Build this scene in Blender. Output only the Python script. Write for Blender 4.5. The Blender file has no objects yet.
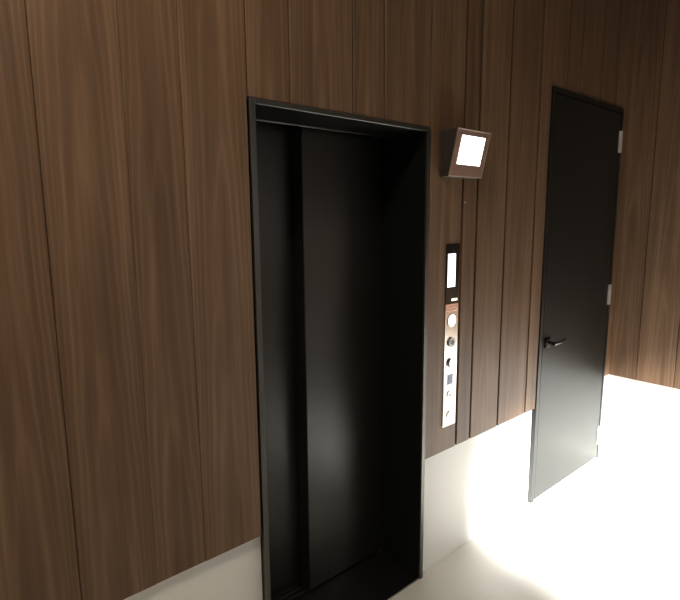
import bpy, bmesh, math, random
from mathutils import Vector, Matrix
random.seed(7)
C = bpy.context.scene.collection
S = bpy.context.scene

# ------------------------------------------------------------ camera
cd = bpy.data.cameras.new('camera'); cam = bpy.data.objects.new('camera', cd); C.objects.link(cam)
yaw, pitch, roll = math.radians(40.3299), math.radians(8.8121), -0.00787
F = Vector((math.sin(yaw)*math.cos(pitch), math.cos(yaw)*math.cos(pitch), -math.sin(pitch)))
R0 = Vector((math.cos(yaw), -math.sin(yaw), 0)); U0 = R0.cross(F)
Rv = math.cos(roll)*R0 + math.sin(roll)*U0; Uv = -math.sin(roll)*R0 + math.cos(roll)*U0
m = Matrix((Rv, Uv, -F)).transposed().to_4x4(); m.translation = Vector((0, -1.4364, 1.68))
cam.matrix_world = m
cd.sensor_fit = 'HORIZONTAL'; cd.sensor_width = 36; cd.lens = 512.32/680*36; cd.clip_start = 0.02
S.camera = cam

# ------------------------------------------------------------ world, sun, lamps, exposure
SKY, SUN, SUN_EL = 0.7, 38.0, 27.0
W = bpy.data.worlds.new('sky'); S.world = W; W.use_nodes = True
bg = W.node_tree.nodes['Background']; bg.inputs[0].default_value = (1.0, 0.96, 0.90, 1); bg.inputs[1].default_value = SKY
sl = bpy.data.lights.new('sun', 'SUN'); sl.energy = SUN; sl.angle = math.radians(8.0); sl.color = (1, 0.98, 0.95)
so = bpy.data.objects.new('sun', sl); C.objects.link(so)
el = math.radians(SUN_EL); dr = Vector((0.26, math.cos(el), -math.sin(el)))
so.rotation_euler = dr.to_track_quat('-Z', 'Y').to_euler(); so.location = (2, -6, 5)
def ceiling_lamp(x, y, e, size, col=(1, 0.87, 0.70)):
    l = bpy.data.lights.new('ceiling_lamp', 'AREA'); l.shape = 'DISK'; l.size = size; l.energy = e; l.color = col
    o = bpy.data.objects.new('ceiling_lamp', l); C.objects.link(o); o.location = (x, y, 3.37)
    return o
ceiling_lamp(-0.15, -1.0, 30, 0.4)
ceiling_lamp(-1.7, -1.2, 16, 0.4)
S.view_settings.view_transform = 'Standard'; S.view_settings.look = 'None'
S.view_settings.gamma = 1; S.view_settings.exposure = 0.0; S.view_settings.use_curve_mapping = False

# ------------------------------------------------------------ materials
def mat(name, col, rough=0.5, metal=0.0, spec=0.5, emit=None, es=1.0, coat=0.0, bump=0.0, bscale=40, var=0.0):
    M = bpy.data.materials.new(name); M.use_nodes = True; nt = M.node_tree; b = nt.nodes['Principled BSDF']
    b.inputs['Base Color'].default_value = (*col, 1); b.inputs['Roughness'].default_value = rough
    b.inputs['Metallic'].default_value = metal; b.inputs['Specular IOR Level'].default_value = spec
    b.inputs['Coat Weight'].default_value = coat
    if emit: b.inputs['Emission Color'].default_value = (*emit, 1); b.inputs['Emission Strength'].default_value = es
    if bump or var:
        tc = nt.nodes.new('ShaderNodeTexCoord'); n = nt.nodes.new('ShaderNodeTexNoise')
        n.inputs['Scale'].default_value = bscale; n.inputs['Detail'].default_value = 5
        nt.links.new(tc.outputs['Object'], n.inputs['Vector'])
        if bump:
            bp = nt.nodes.new('ShaderNodeBump'); bp.inputs['Strength'].default_value = bump; bp.inputs['Distance'].default_value = 0.002
            nt.links.new(n.outputs['Fac'], bp.inputs['Height']); nt.links.new(bp.outputs['Normal'], b.inputs['Normal'])
        if var:
            mx = nt.nodes.new('ShaderNodeMix'); mx.data_type = 'RGBA'
            mx.inputs[6].default_value = (*[c*(1-var) for c in col], 1); mx.inputs[7].default_value = (*[min(1, c*(1+var)) for c in col], 1)
            nt.links.new(n.outputs['Fac'], mx.inputs[0]); nt.links.new(mx.outputs[2], b.inputs['Base Color'])
    return M

def wood_material():
    M = bpy.data.materials.new('walnut_veneer'); M.use_nodes = True; nt = M.node_tree; N = nt.nodes; L = nt.links
    b = N['Principled BSDF']; b.inputs['Roughness'].default_value = 0.5; b.inputs['Specular IOR Level'].default_value = 0.45
    def math_(op, a, c=None):
        n = N.new('ShaderNodeMath'); n.operation = op
        for i, v in enumerate((a, c)):
            if v is None: continue
            if isinstance(v, (int, float)): n.inputs[i].default_value = v
            else: L.new(v, n.inputs[i])
        return n.outputs[0]
    uv = N.new('ShaderNodeUVMap'); uv.uv_map = 'UVMap'
    sx = N.new('ShaderNodeSeparateXYZ'); L.new(uv.outputs[0], sx.inputs[0]); x, z = sx.outputs[0], sx.outputs[1]
    at = N.new('ShaderNodeAttribute'); at.attribute_name = 'plank'
    sr = N.new('ShaderNodeSeparateColor'); L.new(at.outputs['Color'], sr.inputs[0]); r1, r2, r3 = sr.outputs
    def noise(fx, fz, detail, rough=0.55):
        cb = N.new('ShaderNodeCombineXYZ')
        L.new(math_('ADD', math_('MULTIPLY', x, fx), math_('MULTIPLY', r1, 37.0)), cb.inputs[0])
        L.new(math_('MULTIPLY', z, fz), cb.inputs[1]); L.new(math_('MULTIPLY', r2, 19.0), cb.inputs[2])
        n = N.new('ShaderNodeTexNoise'); n.inputs['Scale'].default_value = 1; n.inputs['Detail'].default_value = detail
        n.inputs['Roughness'].default_value = rough; L.new(cb.outputs[0], n.inputs['Vector']); return n.outputs['Fac']
    warp = noise(14, 1.6, 2)
    fine = noise(230, 5, 4, 0.65)
    streak = noise(28, 0.7, 3)
    blotch = noise(5, 2.2, 2)
    # nested arches of flat-cut veneer: contour lines of z + k*x^2, centre shifted per plank
    xc = math_('ADD', x, math_('MULTIPLY', math_('SUBTRACT', r3, 0.5), 0.05))
    f = math_('ADD', math_('MULTIPLY', math_('MULTIPLY', xc, xc), 850.0), math_('MULTIPLY', z, 2.6))
    f = math_('ADD', f, math_('MULTIPLY', warp, 4.0))
    ring = math_('PINGPONG', f, 1.0)
    ring = math_('POWER', ring, 2.2)
    v = math_('ADD', math_('MULTIPLY', math_('SUBTRACT', ring, 0.35), 0.20), math_('MULTIPLY', math_('SUBTRACT', fine, 0.5), 0.34))
    v = math_('ADD', v, math_('MULTIPLY', math_('SUBTRACT', streak, 0.5), 0.95))
    v = math_('ADD', v, math_('MULTIPLY', math_('SUBTRACT', blotch, 0.5), 0.25))
    v = math_('ADD', v, math_('MULTIPLY', math_('SUBTRACT', r2, 0.5), 0.16))
    v = math_('ADD', v, 0.5)
    cr = N.new('ShaderNodeValToRGB'); e = cr.color_ramp.elements
    e[0].position = 0.12; e[0].color = (0.080, 0.042, 0.022, 1)
    e[1].position = 0.9; e[1].color = (0.240, 0.145, 0.084, 1)
    k = e.new(0.5); k.color = (0.147, 0.084, 0.046, 1)
    L.new(v, cr.inputs[0]); L.new(cr.outputs[0], b.inputs['Base Color'])
    bp = N.new('ShaderNodeBump'); bp.inputs['Strength'].default_value = 0.12; bp.inputs['Distance'].default_value = 0.001
    L.new(fine, bp.inputs['Height']); L.new(bp.outputs[0], b.inputs['Normal'])
    return M

WOOD = wood_material()
GAP = mat('dark_groove', (0.035, 0.018, 0.012), 0.9, spec=0.1)
PLASTER = mat('pale_stone_base', (0.87, 0.875, 0.85), 0.55, bump=0.15, bscale=60, var=0.03)
ROOM = mat('room_paint', (0.30, 0.27, 0.23), 0.8, bump=0.1, bscale=120)
CEIL = mat('ceiling_paint', (0.12, 0.11, 0.10), 0.9, bump=0.1, bscale=90)
FLOOR = mat('pale_floor_stone', (0.80, 0.79, 0.75), 0.35, var=0.05, bscale=3)
BLACKD = mat('black_satin_door', (0.0075, 0.0085, 0.008), 0.41, spec=0.40, bump=0.05, bscale=300)
BLACKL = mat('black_elevator_steel', (0.012, 0.012, 0.0105), 0.33, spec=0.75, bump=0.05, bscale=200)
FRAME = mat('dark_frame_metal', (0.13, 0.13, 0.12), 0.38, metal=0.9, bump=0.05, bscale=200)
JAMB = mat('black_jamb_paint', (0.006, 0.007, 0.006), 0.5, spec=0.2)
EDGE = mat('brushed_edge_metal', (0.20, 0.20, 0.19), 0.35, metal=1.0)
STEEL = mat('mirror_steel', (0.82, 0.80, 0.76), 0.2, metal=1.0, bump=0.03, bscale=200)
STEEL2 = mat('grey_steel', (0.42, 0.42, 0.42), 0.3, metal=1.0)
HINGE = mat('satin_hinge_steel', (0.75, 0.74, 0.72), 0.35, metal=1.0)
GLASSB = mat('black_display_glass', (0.018, 0.015, 0.014), 0.12, spec=0.5)
BLACKP = mat('black_plastic', (0.045, 0.038, 0.033), 0.45)
BRONZE = mat('bronze_faceplate', (0.50, 0.37, 0.31), 0.32, metal=0.85, bump=0.04, bscale=200)
BRONZE_E = mat('bright_bronze_edge', (0.85, 0.74, 0.64), 0.3, metal=0.9)
SCREEN = mat('white_lit_screen', (0.8, 0.8, 0.8), 0.3, emit=(0.97, 0.97, 1.0), es=4)
SCREEN2 = mat('lilac_white_lit_screen', (0.8, 0.8, 0.8), 0.3, emit=(0.93, 0.91, 1.0), es=2.2)
WARM = mat('warm_lit_button', (0.9, 0.85, 0.7), 0.3, emit=(1.0, 0.93, 0.72), es=1.6)
PINKISH = mat('pinkish_band', (0.95, 0.62, 0.54), 0.3, metal=0.9)
BLUE = mat('pale_blue_sign', (0.30, 0.42, 0.62), 0.4)
WHITE = mat('white_print', (0.85, 0.85, 0.85), 0.5)
GREYM = mat('grey_print', (0.25, 0.26, 0.28), 0.5)
HANDLE = mat('black_handle_metal', (0.03, 0.03, 0.03), 0.22, metal=0.6, spec=0.7)

# ------------------------------------------------------------ helpers
def finish(name, bm, mats, parent=None, smooth=False, label=None):
    me = bpy.data.meshes.new(name); bmesh.ops.recalc_face_normals(bm, faces=bm.faces[:]); bm.to_mesh(me); bm.free()
    for mm in (mats if isinstance(mats, (list, tuple)) else [mats]): me.materials.append(mm)
    o = bpy.data.objects.new(name, me); C.objects.link(o)
    if smooth:
        for p in me.polygons: p.use_smooth = True
    if parent is not None:
        o.parent = parent; o.matrix_parent_inverse = Matrix.Translation(-parent.location)
    if label: o['label'] = label
    return o
def box(bm, x0, x1, y0, y1, z0, z1, bevel=0.0, seg=1, mi=0):
    t = bmesh.new()
    bmesh.ops.create_cube(t, size=1)
    for v in t.verts:
        v.co = Vector(((x0+x1)/2+v.co.x*(x1-x0), (y0+y1)/2+v.co.y*(y1-y0), (z0+z1)/2+v.co.z*(z1-z0)))
    if bevel > 0: bmesh.ops.bevel(t, geom=t.edges[:], offset=bevel, segments=seg, profile=0.5, affect='EDGES')
    for f in t.faces: f.material_index = mi
    me = bpy.data.meshes.new('tmp'); t.to_mesh(me); t.free(); bm.from_mesh(me); bpy.data.meshes.remove(me)
def cyl(bm, c, r, depth, axis='Y', seg=32, r2=None, bevel=0.0, mi=0):
    t = bmesh.new()
    bmesh.ops.create_cone(t, cap_ends=True, segments=seg, radius1=r, radius2=r if r2 is None else r2, depth=depth)
    if bevel: bmesh.ops.bevel(t, geom=[e for e in t.edges if len(e.link_faces) == 2 and max(len(f.verts) for f in e.link_faces) > 4], offset=bevel, segments=2, affect='EDGES')
    rot = {'Y': Matrix.Rotation(math.pi/2, 4, 'X'), 'X': Matrix.Rotation(math.pi/2, 4, 'Y'), 'Z': Matrix.Identity(4)}[axis]
    for v in t.verts: v.co = rot @ v.co + Vector(c)
    for f in t.faces: f.material_index = mi
    me = bpy.data.meshes.new('tmp'); t.to_mesh(me); t.free(); bm.from_mesh(me); bpy.data.meshes.remove(me)
def ring(bm, c, R, r, seg=32, mi=0):
    n = 8; vs = []
    for i in range(seg):
        a = 2*math.pi*i/seg; row = []
        for j in range(n):
            b = 2*math.pi*j/n
            row.append(bm.verts.new((c[0]+(R+r*math.cos(b))*math.cos(a), c[1]+r*math.sin(b), c[2]+(R+r*math.cos(b))*math.sin(a))))
        vs.append(row)
    for i in range(seg):
        for j in range(n):
            f = bm.faces.new((vs[i][j], vs[(i+1) % seg][j], vs[(i+1) % seg][(j+1) % n], vs[i][(j+1) % n])); f.material_index = mi
def struct(name, bm, mats): o = finish(name, bm, mats); o['kind'] = 'structure'; return o
def empty(name, loc, label=None, cat=None, kind=None):
    o = bpy.data.objects.new(name, None); C.objects.link(o); o.location = loc; o.empty_display_size = 0.1
    if label: o['label'] = label
    if cat: o['category'] = cat
    if kind: o['kind'] = kind
    return o

# ------------------------------------------------------------ dimensions
ZC = 3.4                      # ceiling
ZW = 0.5932                   # lower edge of the wood cladding
EX0, EX1, EZ = 0.858, 1.718, 2.058      # elevator entrance (outer edge of its frame)
DX0, DX1, DZ = 2.700, 3.622, 2.3746     # black door (outer edge of its frame)
XR = 3.7017                   # face of the wood on the right wall
XL, YB = -3.0, -3.6

# ------------------------------------------------------------ room
bm = bmesh.new(); box(bm, XL-.2, 3.95, YB-.2, 0.6, -0.15, 0.0); struct('floor', bm, FLOOR)
bm = bmesh.new(); box(bm, XL-.2, 3.95, YB-.2, 0.6, ZC, ZC+.15); struct('ceiling', bm, CEIL)
T = 0.03
bm = bmesh.new()              # pale base wall behind the cladding, with the two openings
box(bm, XL, EX0, T-.01, 0.5, 0, ZC); box(bm, EX0, EX1, T-.01, 0.2, EZ, ZC)
box(bm, EX1, DX0, T-.01, 0.5, 0, ZC); box(bm, DX0, DX1, T-.01, 0.3, DZ, ZC)
box(bm, DX1, XR+.25, T-.01, 0.5, 0, ZC); box(bm, EX0, EX1, 0.45, 0.5, 0, ZC); box(bm, DX0, DX1, 0.2, 0.3, 0, DZ)
wall_front = struct('wall_front', bm, PLASTER)
bm = bmesh.new(); box(bm, XR+.02, XR+.25, YB, T-.01, 0, ZC); wall_right = struct('wall_right', bm, PLASTER)
bm = bmesh.new(); box(bm, XL-.2, XL, YB, 0.5, 0, ZC); struct('wall_left', bm, ROOM)
WX0, WX1, WZ, WS = 1.25, 3.60, 2.33, 1.25        # unseen unglazed opening, added in the back wall to shape the sun patch
bm = bmesh.new(); box(bm, XL, WX0, YB-.15, YB, 0, ZC); box(bm, WX0, WX1, YB-.15, YB, WZ, ZC); box(bm, WX0, WX1, YB-.15, YB, 0, WS); box(bm, WX1, XR+.25, YB-.15, YB, 0, ZC)
struct('wall_back', bm, ROOM)

def cladding(name, spans, axis, parent, full):
    """vertical veneered boards; spans = (a0, a1, z0, z1, face offset); one mesh for the wall's cladding"""
    bm = bmesh.new(); uvl = bm.loops.layers.uv.new('UVMap'); cl = bm.loops.layers.float_color.new('plank')
    for (a0, a1, c, rnd, z0, z1, off) in spans:
        t = bmesh.new(); bmesh.ops.create_cube(t, size=1)
        for v in t.verts:
            v.co = Vector(((a0+a1)/2+v.co.x*(a1-a0), off/2+T/2-.003+v.co.y*(T-.006-off), (z0+z1)/2+v.co.z*(z1-z0)))
        bmesh.ops.bevel(t, geom=[e for e in t.edges if abs(e.verts[0].co.z-e.verts[1].co.z) > .05], offset=0.0015, segments=1, affect='EDGES')
        me = bpy.data.meshes.new('tmp'); t.to_mesh(me); t.free(); k = len(bm.faces); bm.from_mesh(me); bpy.data.meshes.remove(me)
        bm.faces.ensure_lookup_table()
        for f in bm.faces[k:]:
            for l in f.loops:
                l[uvl].uv = (l.vert.co.x-c+l.vert.co.y, l.vert.co.z); l[cl] = (*rnd, 1)
    for (a0, a1, z0, z1) in full:
        box(bm, a0, a1, T-.0125, T-.0103, z0, z1, mi=1)
    if axis == 'Y':
        for v in bm.verts: v.co = Vector((XR+v.co.y, v.co.x, v.co.z))
    return finish(name, bm, [WOOD, GAP], parent)

seams = [-3.0, -2.78, -2.51, -2.35, -2.11, -1.9, -1.63, -1.47, -1.2, -1.04, -.80, -.53, -.37, -.16, .045, .2755, .481, .642, .854, 1.014, 1.288, 1.45, 1.716, 1.952, 2.065, 2.308, 2.585, 2.86, 3.02, 3.28, 3.50, XR]
spans = []
for a, b in zip(seams, seams[1:]):
    g0 = 0.0004 if a < .7 else (0.0025 if a < 1.8 else 0.0065); g1 = 0.0004 if b < .7 else (0.0025 if b < 1.8 else 0.0065)
    lo, hi = a+g0, (b-g1 if b < XR else XR+.018)
    rnd = (random.random(), random.random(), random.random()); c = (a+b)/2
    rnd = {.642: (.31, .95, .5), .854: (.7, .35, .3), .2755: (.42, .45, .62), .481: (.11, .6, .45)}.get(a, rnd)
    off = {0.045: 0.004, .481: 0.0015, 0.642: 0.0, .2755: 0.0}.get(a, 0.0)
    cuts = sorted({lo, hi} | {v for v in (EX0-.007, EX1+.001, DX0-.002, DX1+.002) if lo < v < hi})
    for p, q in zip(cuts, cuts[1:]):
        mid = (p+q)/2
        z0 = EZ+.002 if EX0-.007 < mid < EX1+.001 else (DZ+.002 if DX0-.002 < mid < DX1+.002 else ZW)
        spans.append((p, q, c, rnd, z0, ZC, off))
cladding('wood_cladding', spans, 'X', wall_front, [(XL, EX0-.007, ZW+.005, ZC), (EX0-.007, EX1+.002, EZ+.005, ZC), (EX1+.002, DX0-.002, ZW+.005, ZC), (DX0-.002, DX1+.002, DZ+.005, ZC), (DX1+.002, XR, ZW+.005, ZC)])
ys = [0.0, -.175, -.40, -.67, -.83, -1.07, -1.34, -1.5, -1.78, -1.94, -2.2, -2.46, -2.62, -2.9, -3.1, -3.36, YB]
spans = []
for b, a in zip(ys, ys[1:]):
    spans.append((a+.002, b-.002 if b else b-.001, (a+b)/2, (random.random(), random.random(), random.random()), ZW, ZC, 0.0))
cladding('wood_cladding', spans, 'Y', wall_right, [(YB, -.001, ZW+.005, ZC)])

bm = bmesh.new()              # frame of the unglazed opening added behind the camera for the sun
for x0, x1, z0, z1 in ((WX0, WX0+.04, WS, WZ), (WX1-.04, WX1, WS, WZ), (WX0+.04, WX1-.04, WZ-.04, WZ)):
    box(bm, x0, x1, YB-.1, YB-.04, z0, z1, 0.003)
struct('trim_1', bm, FRAME)

# ------------------------------------------------------------ elevator entrance
lift = empty('elevator_entrance', ((EX0+EX1)/2, 0.2, 0), 'black elevator entrance with thin dark frame and two closed sliding panels', 'elevator')
fw = 0.021
bm = bmesh.new()
box(bm, EX0, EX0+fw, -.004, 0.006, 0, EZ, 0.001); box(bm, EX1-fw, EX1, -.004, 0.006, 0, EZ, 0.001)
box(bm, EX0+fw, EX1-fw, -.004, 0.006, EZ-.018, EZ, 0.001)
finish('frame', bm, FRAME, lift)
bm = bmesh.new()
box(bm, EX0+.002, EX0+fw-.001, 0.006, 0.262, 0, EZ-.002)
finish('jamb', bm, JAMB, lift)
bm = bmesh.new(); box(bm, EX1-fw+.001, EX1-.002, 0.006, 0.262, 0, EZ-.002)
finish('jamb', bm, JAMB, lift)
bm = bmesh.new(); box(bm, EX0+fw-.001, EX1-fw+.001, 0.006, 0.205, EZ-.017, EZ-.002)
finish('soffit', bm, JAMB, lift)
bm = bmesh.new(); box(bm, EX0+fw-.001, EX1-fw+.001, 0.205, 0.213, EZ-.0215, EZ-.002, 0.0008)
finish('header_edge', bm, EDGE, lift, label='thin bright metal edge under the soffit')
bm = bmesh.new(); box(bm, EX0+.01, 1.30, 0.342, 0.370, 0.012, 2.10, 0.003, 2); finish('door_panel', bm, BLACKL, lift)
bm = bmesh.new(); box(bm, 1.252, 1.716, 0.266, 0.338, 0.012, 2.10, 0.004, 2); finish('door_panel', bm, BLACKL, lift)
bm = bmesh.new()
box(bm, EX0+fw, EX1-fw, 0.0, 0.41, 0.0, 0.006, 0.001)
for y in (0.285, 0.315, 0.345, 0.385): box(bm, EX0+fw, EX1-fw, y, y+.006, 0.006, 0.0095)
finish('sill', bm, EDGE, lift)

# ------------------------------------------------------------ black door
door = empty('door_1', ((DX0+DX1)/2, 0, 0), kind='structure')
bm = bmesh.new()
box(bm, DX0, DX0+.032, -.006, 0.16, 0, DZ, 0.001); box(bm, DX1-.026, DX1, -.006, 0.16, 0, DZ, 0.001)
box(bm, DX0+.032, DX1-.026, -.006, 0.16, DZ-.03, DZ, 0.001)
box(bm, DX0+.020, DX0+.070, .046, 0.155, 0, DZ-.01); box(bm, DX1-.060, DX1-.01, .046, 0.155, 0, DZ-.01); box(bm, DX0+.02, DX1-.02, .046, 0.15, DZ-.06, DZ-.01)
finish('door_frame', bm, BLACKD, door)
LX0, LX1 = DX0+.038, DX1-.032
bm = bmesh.new(); box(bm, LX0, LX1, -.004, 0.04, 0.010, DZ-.035, 0.0015); leaf = finish('door_leaf', bm, BLACKD, door)
for hz in (2.166, 1.174, 0.175):
    bm = bmesh.new()
    cyl(bm, (LX1+.002, -.011, hz), 0.0085, 0.135, 'Z', 20, bevel=0.001)
    for k in (-.0225, .0225): cyl(bm, (LX1+.002, -.011, hz+k), 0.0092, 0.0015, 'Z', 20)
    box(bm, LX1-.018, LX1+.001, -.0065, -.0035, hz-.0675, hz+.0675)
    box(bm, LX1+.003, LX1+.010, -.0085, -.0055, hz-.0675, hz+.0675)
    finish('hinge', bm, HINGE, door, label='bright steel hinge')
bm = bmesh.new()              # rosette, neck and lever as one handle
box(bm, 2.756, 2.812, -.013, -.004, 0.945, 1.003, 0.002, 2)
cyl(bm, (2.785, -.032, 0.974), 0.0105, 0.042, 'Y', 24)
t = bmesh.new(); n = 14; rows = []
for i in range(n+1):
    s = i/n; x = 2.775+s*.150; r = 0.0115-.004*s; yy = -.052-.006*math.sin(s*math.pi)+.004*s; zz = 0.974+0.006*s*s
    rows.append([t.verts.new((x, yy+r*.75*math.cos(a), zz+r*math.sin(a))) for a in [2*math.pi*j/12 for j in range(12)]])
for i in range(n):
    for j in range(12): t.faces.new((rows[i][j], rows[i+1][j], rows[i+1][(j+1) % 12], rows[i][(j+1) % 12]))
t.faces.new(rows[0]); t.faces.new(rows[-1][::-1])
me = bpy.data.meshes.new('tmp'); t.to_mesh(me); t.free(); bm.from_mesh(me); bpy.data.meshes.remove(me)
finish('door_handle', bm, HANDLE, door, label='black lever handle')

# ------------------------------------------------------------ wedge display beside the elevator
ind = empty('floor_indicator', (1.90, 0, 1.955), 'wedge-shaped wall display with bright white square screen, tilted down, high up beside the elevator', 'display')
x0, x1 = 1.780, 2.013
zt, zb, yt, yb = 2.052, 1.862, -.096, -.052
bm = bmesh.new()
pts = [(-.001, zt), (yt+.006, zt), (yb+.006, zb), (-.001, zb)]
va = [bm.verts.new((x0+.004, y, z)) for y, z in pts]; vb = [bm.verts.new((x1-.004, y, z)) for y, z in pts]
bm.faces.new(va); bm.faces.new(vb[::-1])
for i in range(4): bm.faces.new((va[i], va[(i+1) % 4], vb[(i+1) % 4], vb[i]))
bmesh.ops.bevel(bm, geom=bm.edges[:], offset=0.002, segments=1, affect='EDGES')
finish('housing', bm, BLACKP, ind, label='black housing')
# everything on the sloping face is built flat and then tilted onto it
up = Vector((0, yt-yb, zt-zb)); FL = up.length; up.normalize(); nrm = Vector((0, -up.z, up.y))
org = Vector((x0, yb, zb))
def tilt(bm):
    for v in bm.verts: v.co = org + Vector((v.co.x, 0, 0)) + up*v.co.z - nrm*v.co.y*1.0
FWd = x1-x0
bm = bmesh.new(); box(bm, 0, FWd, 0, .006, 0, FL, 0.001); tilt(bm); finish('faceplate', bm, BRONZE, ind, label='bronze faceplate')
bm = bmesh.new()
e = .0035
for a, b, c, d in ((0, FWd, 0, e), (0, FWd, FL-e, FL), (0, e, e, FL-e), (FWd-e, FWd, e, FL-e)): box(bm, a, b, -.0015, .0005, c, d, 0.0005)
tilt(bm); finish('faceplate_rim', bm, BRONZE_E, ind)
bm = bmesh.new(); box(bm, .037, .198, -.002, .002, .052, .170, .0006); tilt(bm); finish('screen', bm, SCREEN, ind, label='glowing white screen')

# ------------------------------------------------------------ call panel
cp = empty('call_panel', (1.888, 0, 1.14), 'tall narrow steel call panel with lit display and round buttons beside the elevator', 'call panel')
PX0, PX1, PZ0, PZ1 = 1.842, 1.936, 0.714, 1.573
pf = -.004
bm = bmesh.new(); box(bm, PX0, PX1, pf, -.0002, PZ0, 1.300, 0.0008); finish('steel_plate', bm, STEEL, cp)
bm = bmesh.new(); box(bm, PX0, PX1, pf, -.0002, 1.3005, PZ1, 0.0008); finish('display_glass', bm, GLASSB, cp)
bm = bmesh.new(); box(bm, PX0+.010, PX1-.029, pf-.0008, pf+.0005, 1.378, 1.529, 0.0002); finish('screen', bm, SCREEN2, cp, label='glowing white screen')
bm = bmesh.new(); box(bm, 1.884, 1.926, pf-.0006, pf+.0005, 1.3125, 1.3235); finish('lit_caption', bm, WARM, cp)
bm = bmesh.new()
for z in (1.2665, 1.2785, 1.2905): box(bm, PX0+.003, PX1-.003, pf-.0006, pf+.0005, z, z+.0085, .0002)  # three thin pinkish metal strips across the top of the steel plate
finish('pinkish_band', bm, PINKISH, cp)
def button(z, r, m1, m2, label, x=1.888, dome=0.0):
    bm = bmesh.new(); cyl(bm, (x, pf-.0015, z), r, 0.004, 'Y', 32, bevel=.0006); b = finish('call_button', bm, m1, cp, label=label)
    bm = bmesh.new(); ring(bm, (x, pf-.0015, z), r*1.0, r*.07); g = finish('button_ring', bm, m2, b)
    g.matrix_parent_inverse = Matrix.Identity(4)
    g.parent = b
    return b
button(1.222, .029, WARM, STEEL2, 'warm lit round button')
# key switch
bm = bmesh.new(); cyl(bm, (1.888, pf-.004, 1.120), .0235, 0.009, 'Y', 32, bevel=.001); ks = finish('key_switch', bm, STEEL2, cp, label='grey round key switch')
bm = bmesh.new(); cyl(bm, (1.888, pf-.0095, 1.120), .012, 0.003, 'Y', 24); box(bm, 1.8865, 1.8895, pf-.0120, pf-.0105, 1.111, 1.129, mi=1)
k = finish('key_slot', bm, [EDGE, BLACKP], ks); k.matrix_parent_inverse = Matrix.Identity(4)
bm = bmesh.new(); cyl(bm, (1.886, pf-.0035, 1.022), .021, 0.008, 'Y', 32, r2=.021, bevel=.002)
b2 = finish('call_button', bm, STEEL, cp, label='bright steel round button with grey crescent at left')
bm = bmesh.new(); nseg = 14; pr = None  # thin grey crescent along the left edge of the button
for i in range(nseg+1):
    a = math.radians(75+i*190/nseg); th = .0055*math.sin(math.pi*i/nseg)+.0008
    q = [bm.verts.new((1.886+rr*math.cos(a), pf-.0085, 1.022+rr*math.sin(a))) for rr in (.0215, .0215-th)]
    if pr: bm.faces.new((pr[0], q[0], q[1], pr[1]))
    pr = q
bmesh.ops.solidify(bm, geom=bm.faces[:], thickness=0.001)
k = finish('rim_crescent', bm, STEEL2, b2); k.matrix_parent_inverse = Matrix.Identity(4)
# small pale blue pictogram plate with wheelchair sign
bm = bmesh.new(); box(bm, 1.868, 1.908, pf-.0015, pf+.0005, 0.918, 0.966, .0004); sg = finish('access_sign', bm, BLUE, cp, label='pale blue square wheelchair pictogram')
bm = bmesh.new(); ring(bm, (1.888, pf-.0018, 0.934), .0085, .0012, 24); box(bm, 1.8855, 1.888, pf-.0025, pf-.0013, .938, .953); cyl(bm, (1.8868, pf-.002, .9575), .0028, .001, 'Y', 16)
box(bm, 1.887, 1.896, pf-.0025, pf-.0013, .943, .9455); box(bm, 1.888, 1.8975, pf-.0025, pf-.0013, .937, .9395); box(bm, 1.8965, 1.8985, pf-.0025, pf-.0013, .929, .9395)
k = finish('pictogram', bm, WHITE, sg); k.matrix_parent_inverse = Matrix.Identity(4)
def touch(z, tri):
    bm = bmesh.new(); cyl(bm, (1.887, pf-.0015, z), .019, 0.004, 'Y', 32, bevel=.0006); b = finish('call_button', bm, STEEL, cp, label='pale steel round button with ' + ('small dark arrow' if tri else 'thin grey ring'))
    bm = bmesh.new()
    if tri:
        f = [bm.verts.new((1.887+a, pf-.0038, z+c)) for a, c in ((-.006, -.006), (.006, -.006), (0, .008))]; bm.faces.new(f); bmesh.ops.solidify(bm, geom=bm.faces[:], thickness=.0004)
    else: ring(bm, (1.887, pf-.0035, z), .0135, .0013)
    k = finish('arrow_mark' if tri else 'button_ring', bm, GREYM if tri else STEEL2, b); k.matrix_parent_inverse = Matrix.Identity(4)
touch(.868, True); touch(.768, False)
bm = bmesh.new(); cyl(bm, (1.888, pf-.0005, .985), .0028, .002, 'Y', 16); finish('indicator_dot', bm, GREYM, cp)

# small bright screw head in the board above the call panel
bm = bmesh.new(); cyl(bm, (1.968, -.0012, 1.757), .004, .0026, 'Y', 20, bevel=.0006)
box(bm, 1.9655, 1.9705, -.0029, -.0024, 1.7564, 1.7576, mi=1)
o = finish('wall_screw', bm, [HINGE, BLACKP]); o['label'] = 'tiny bright screw head in the wood board between wall display and call panel'; o['category'] = 'screw'
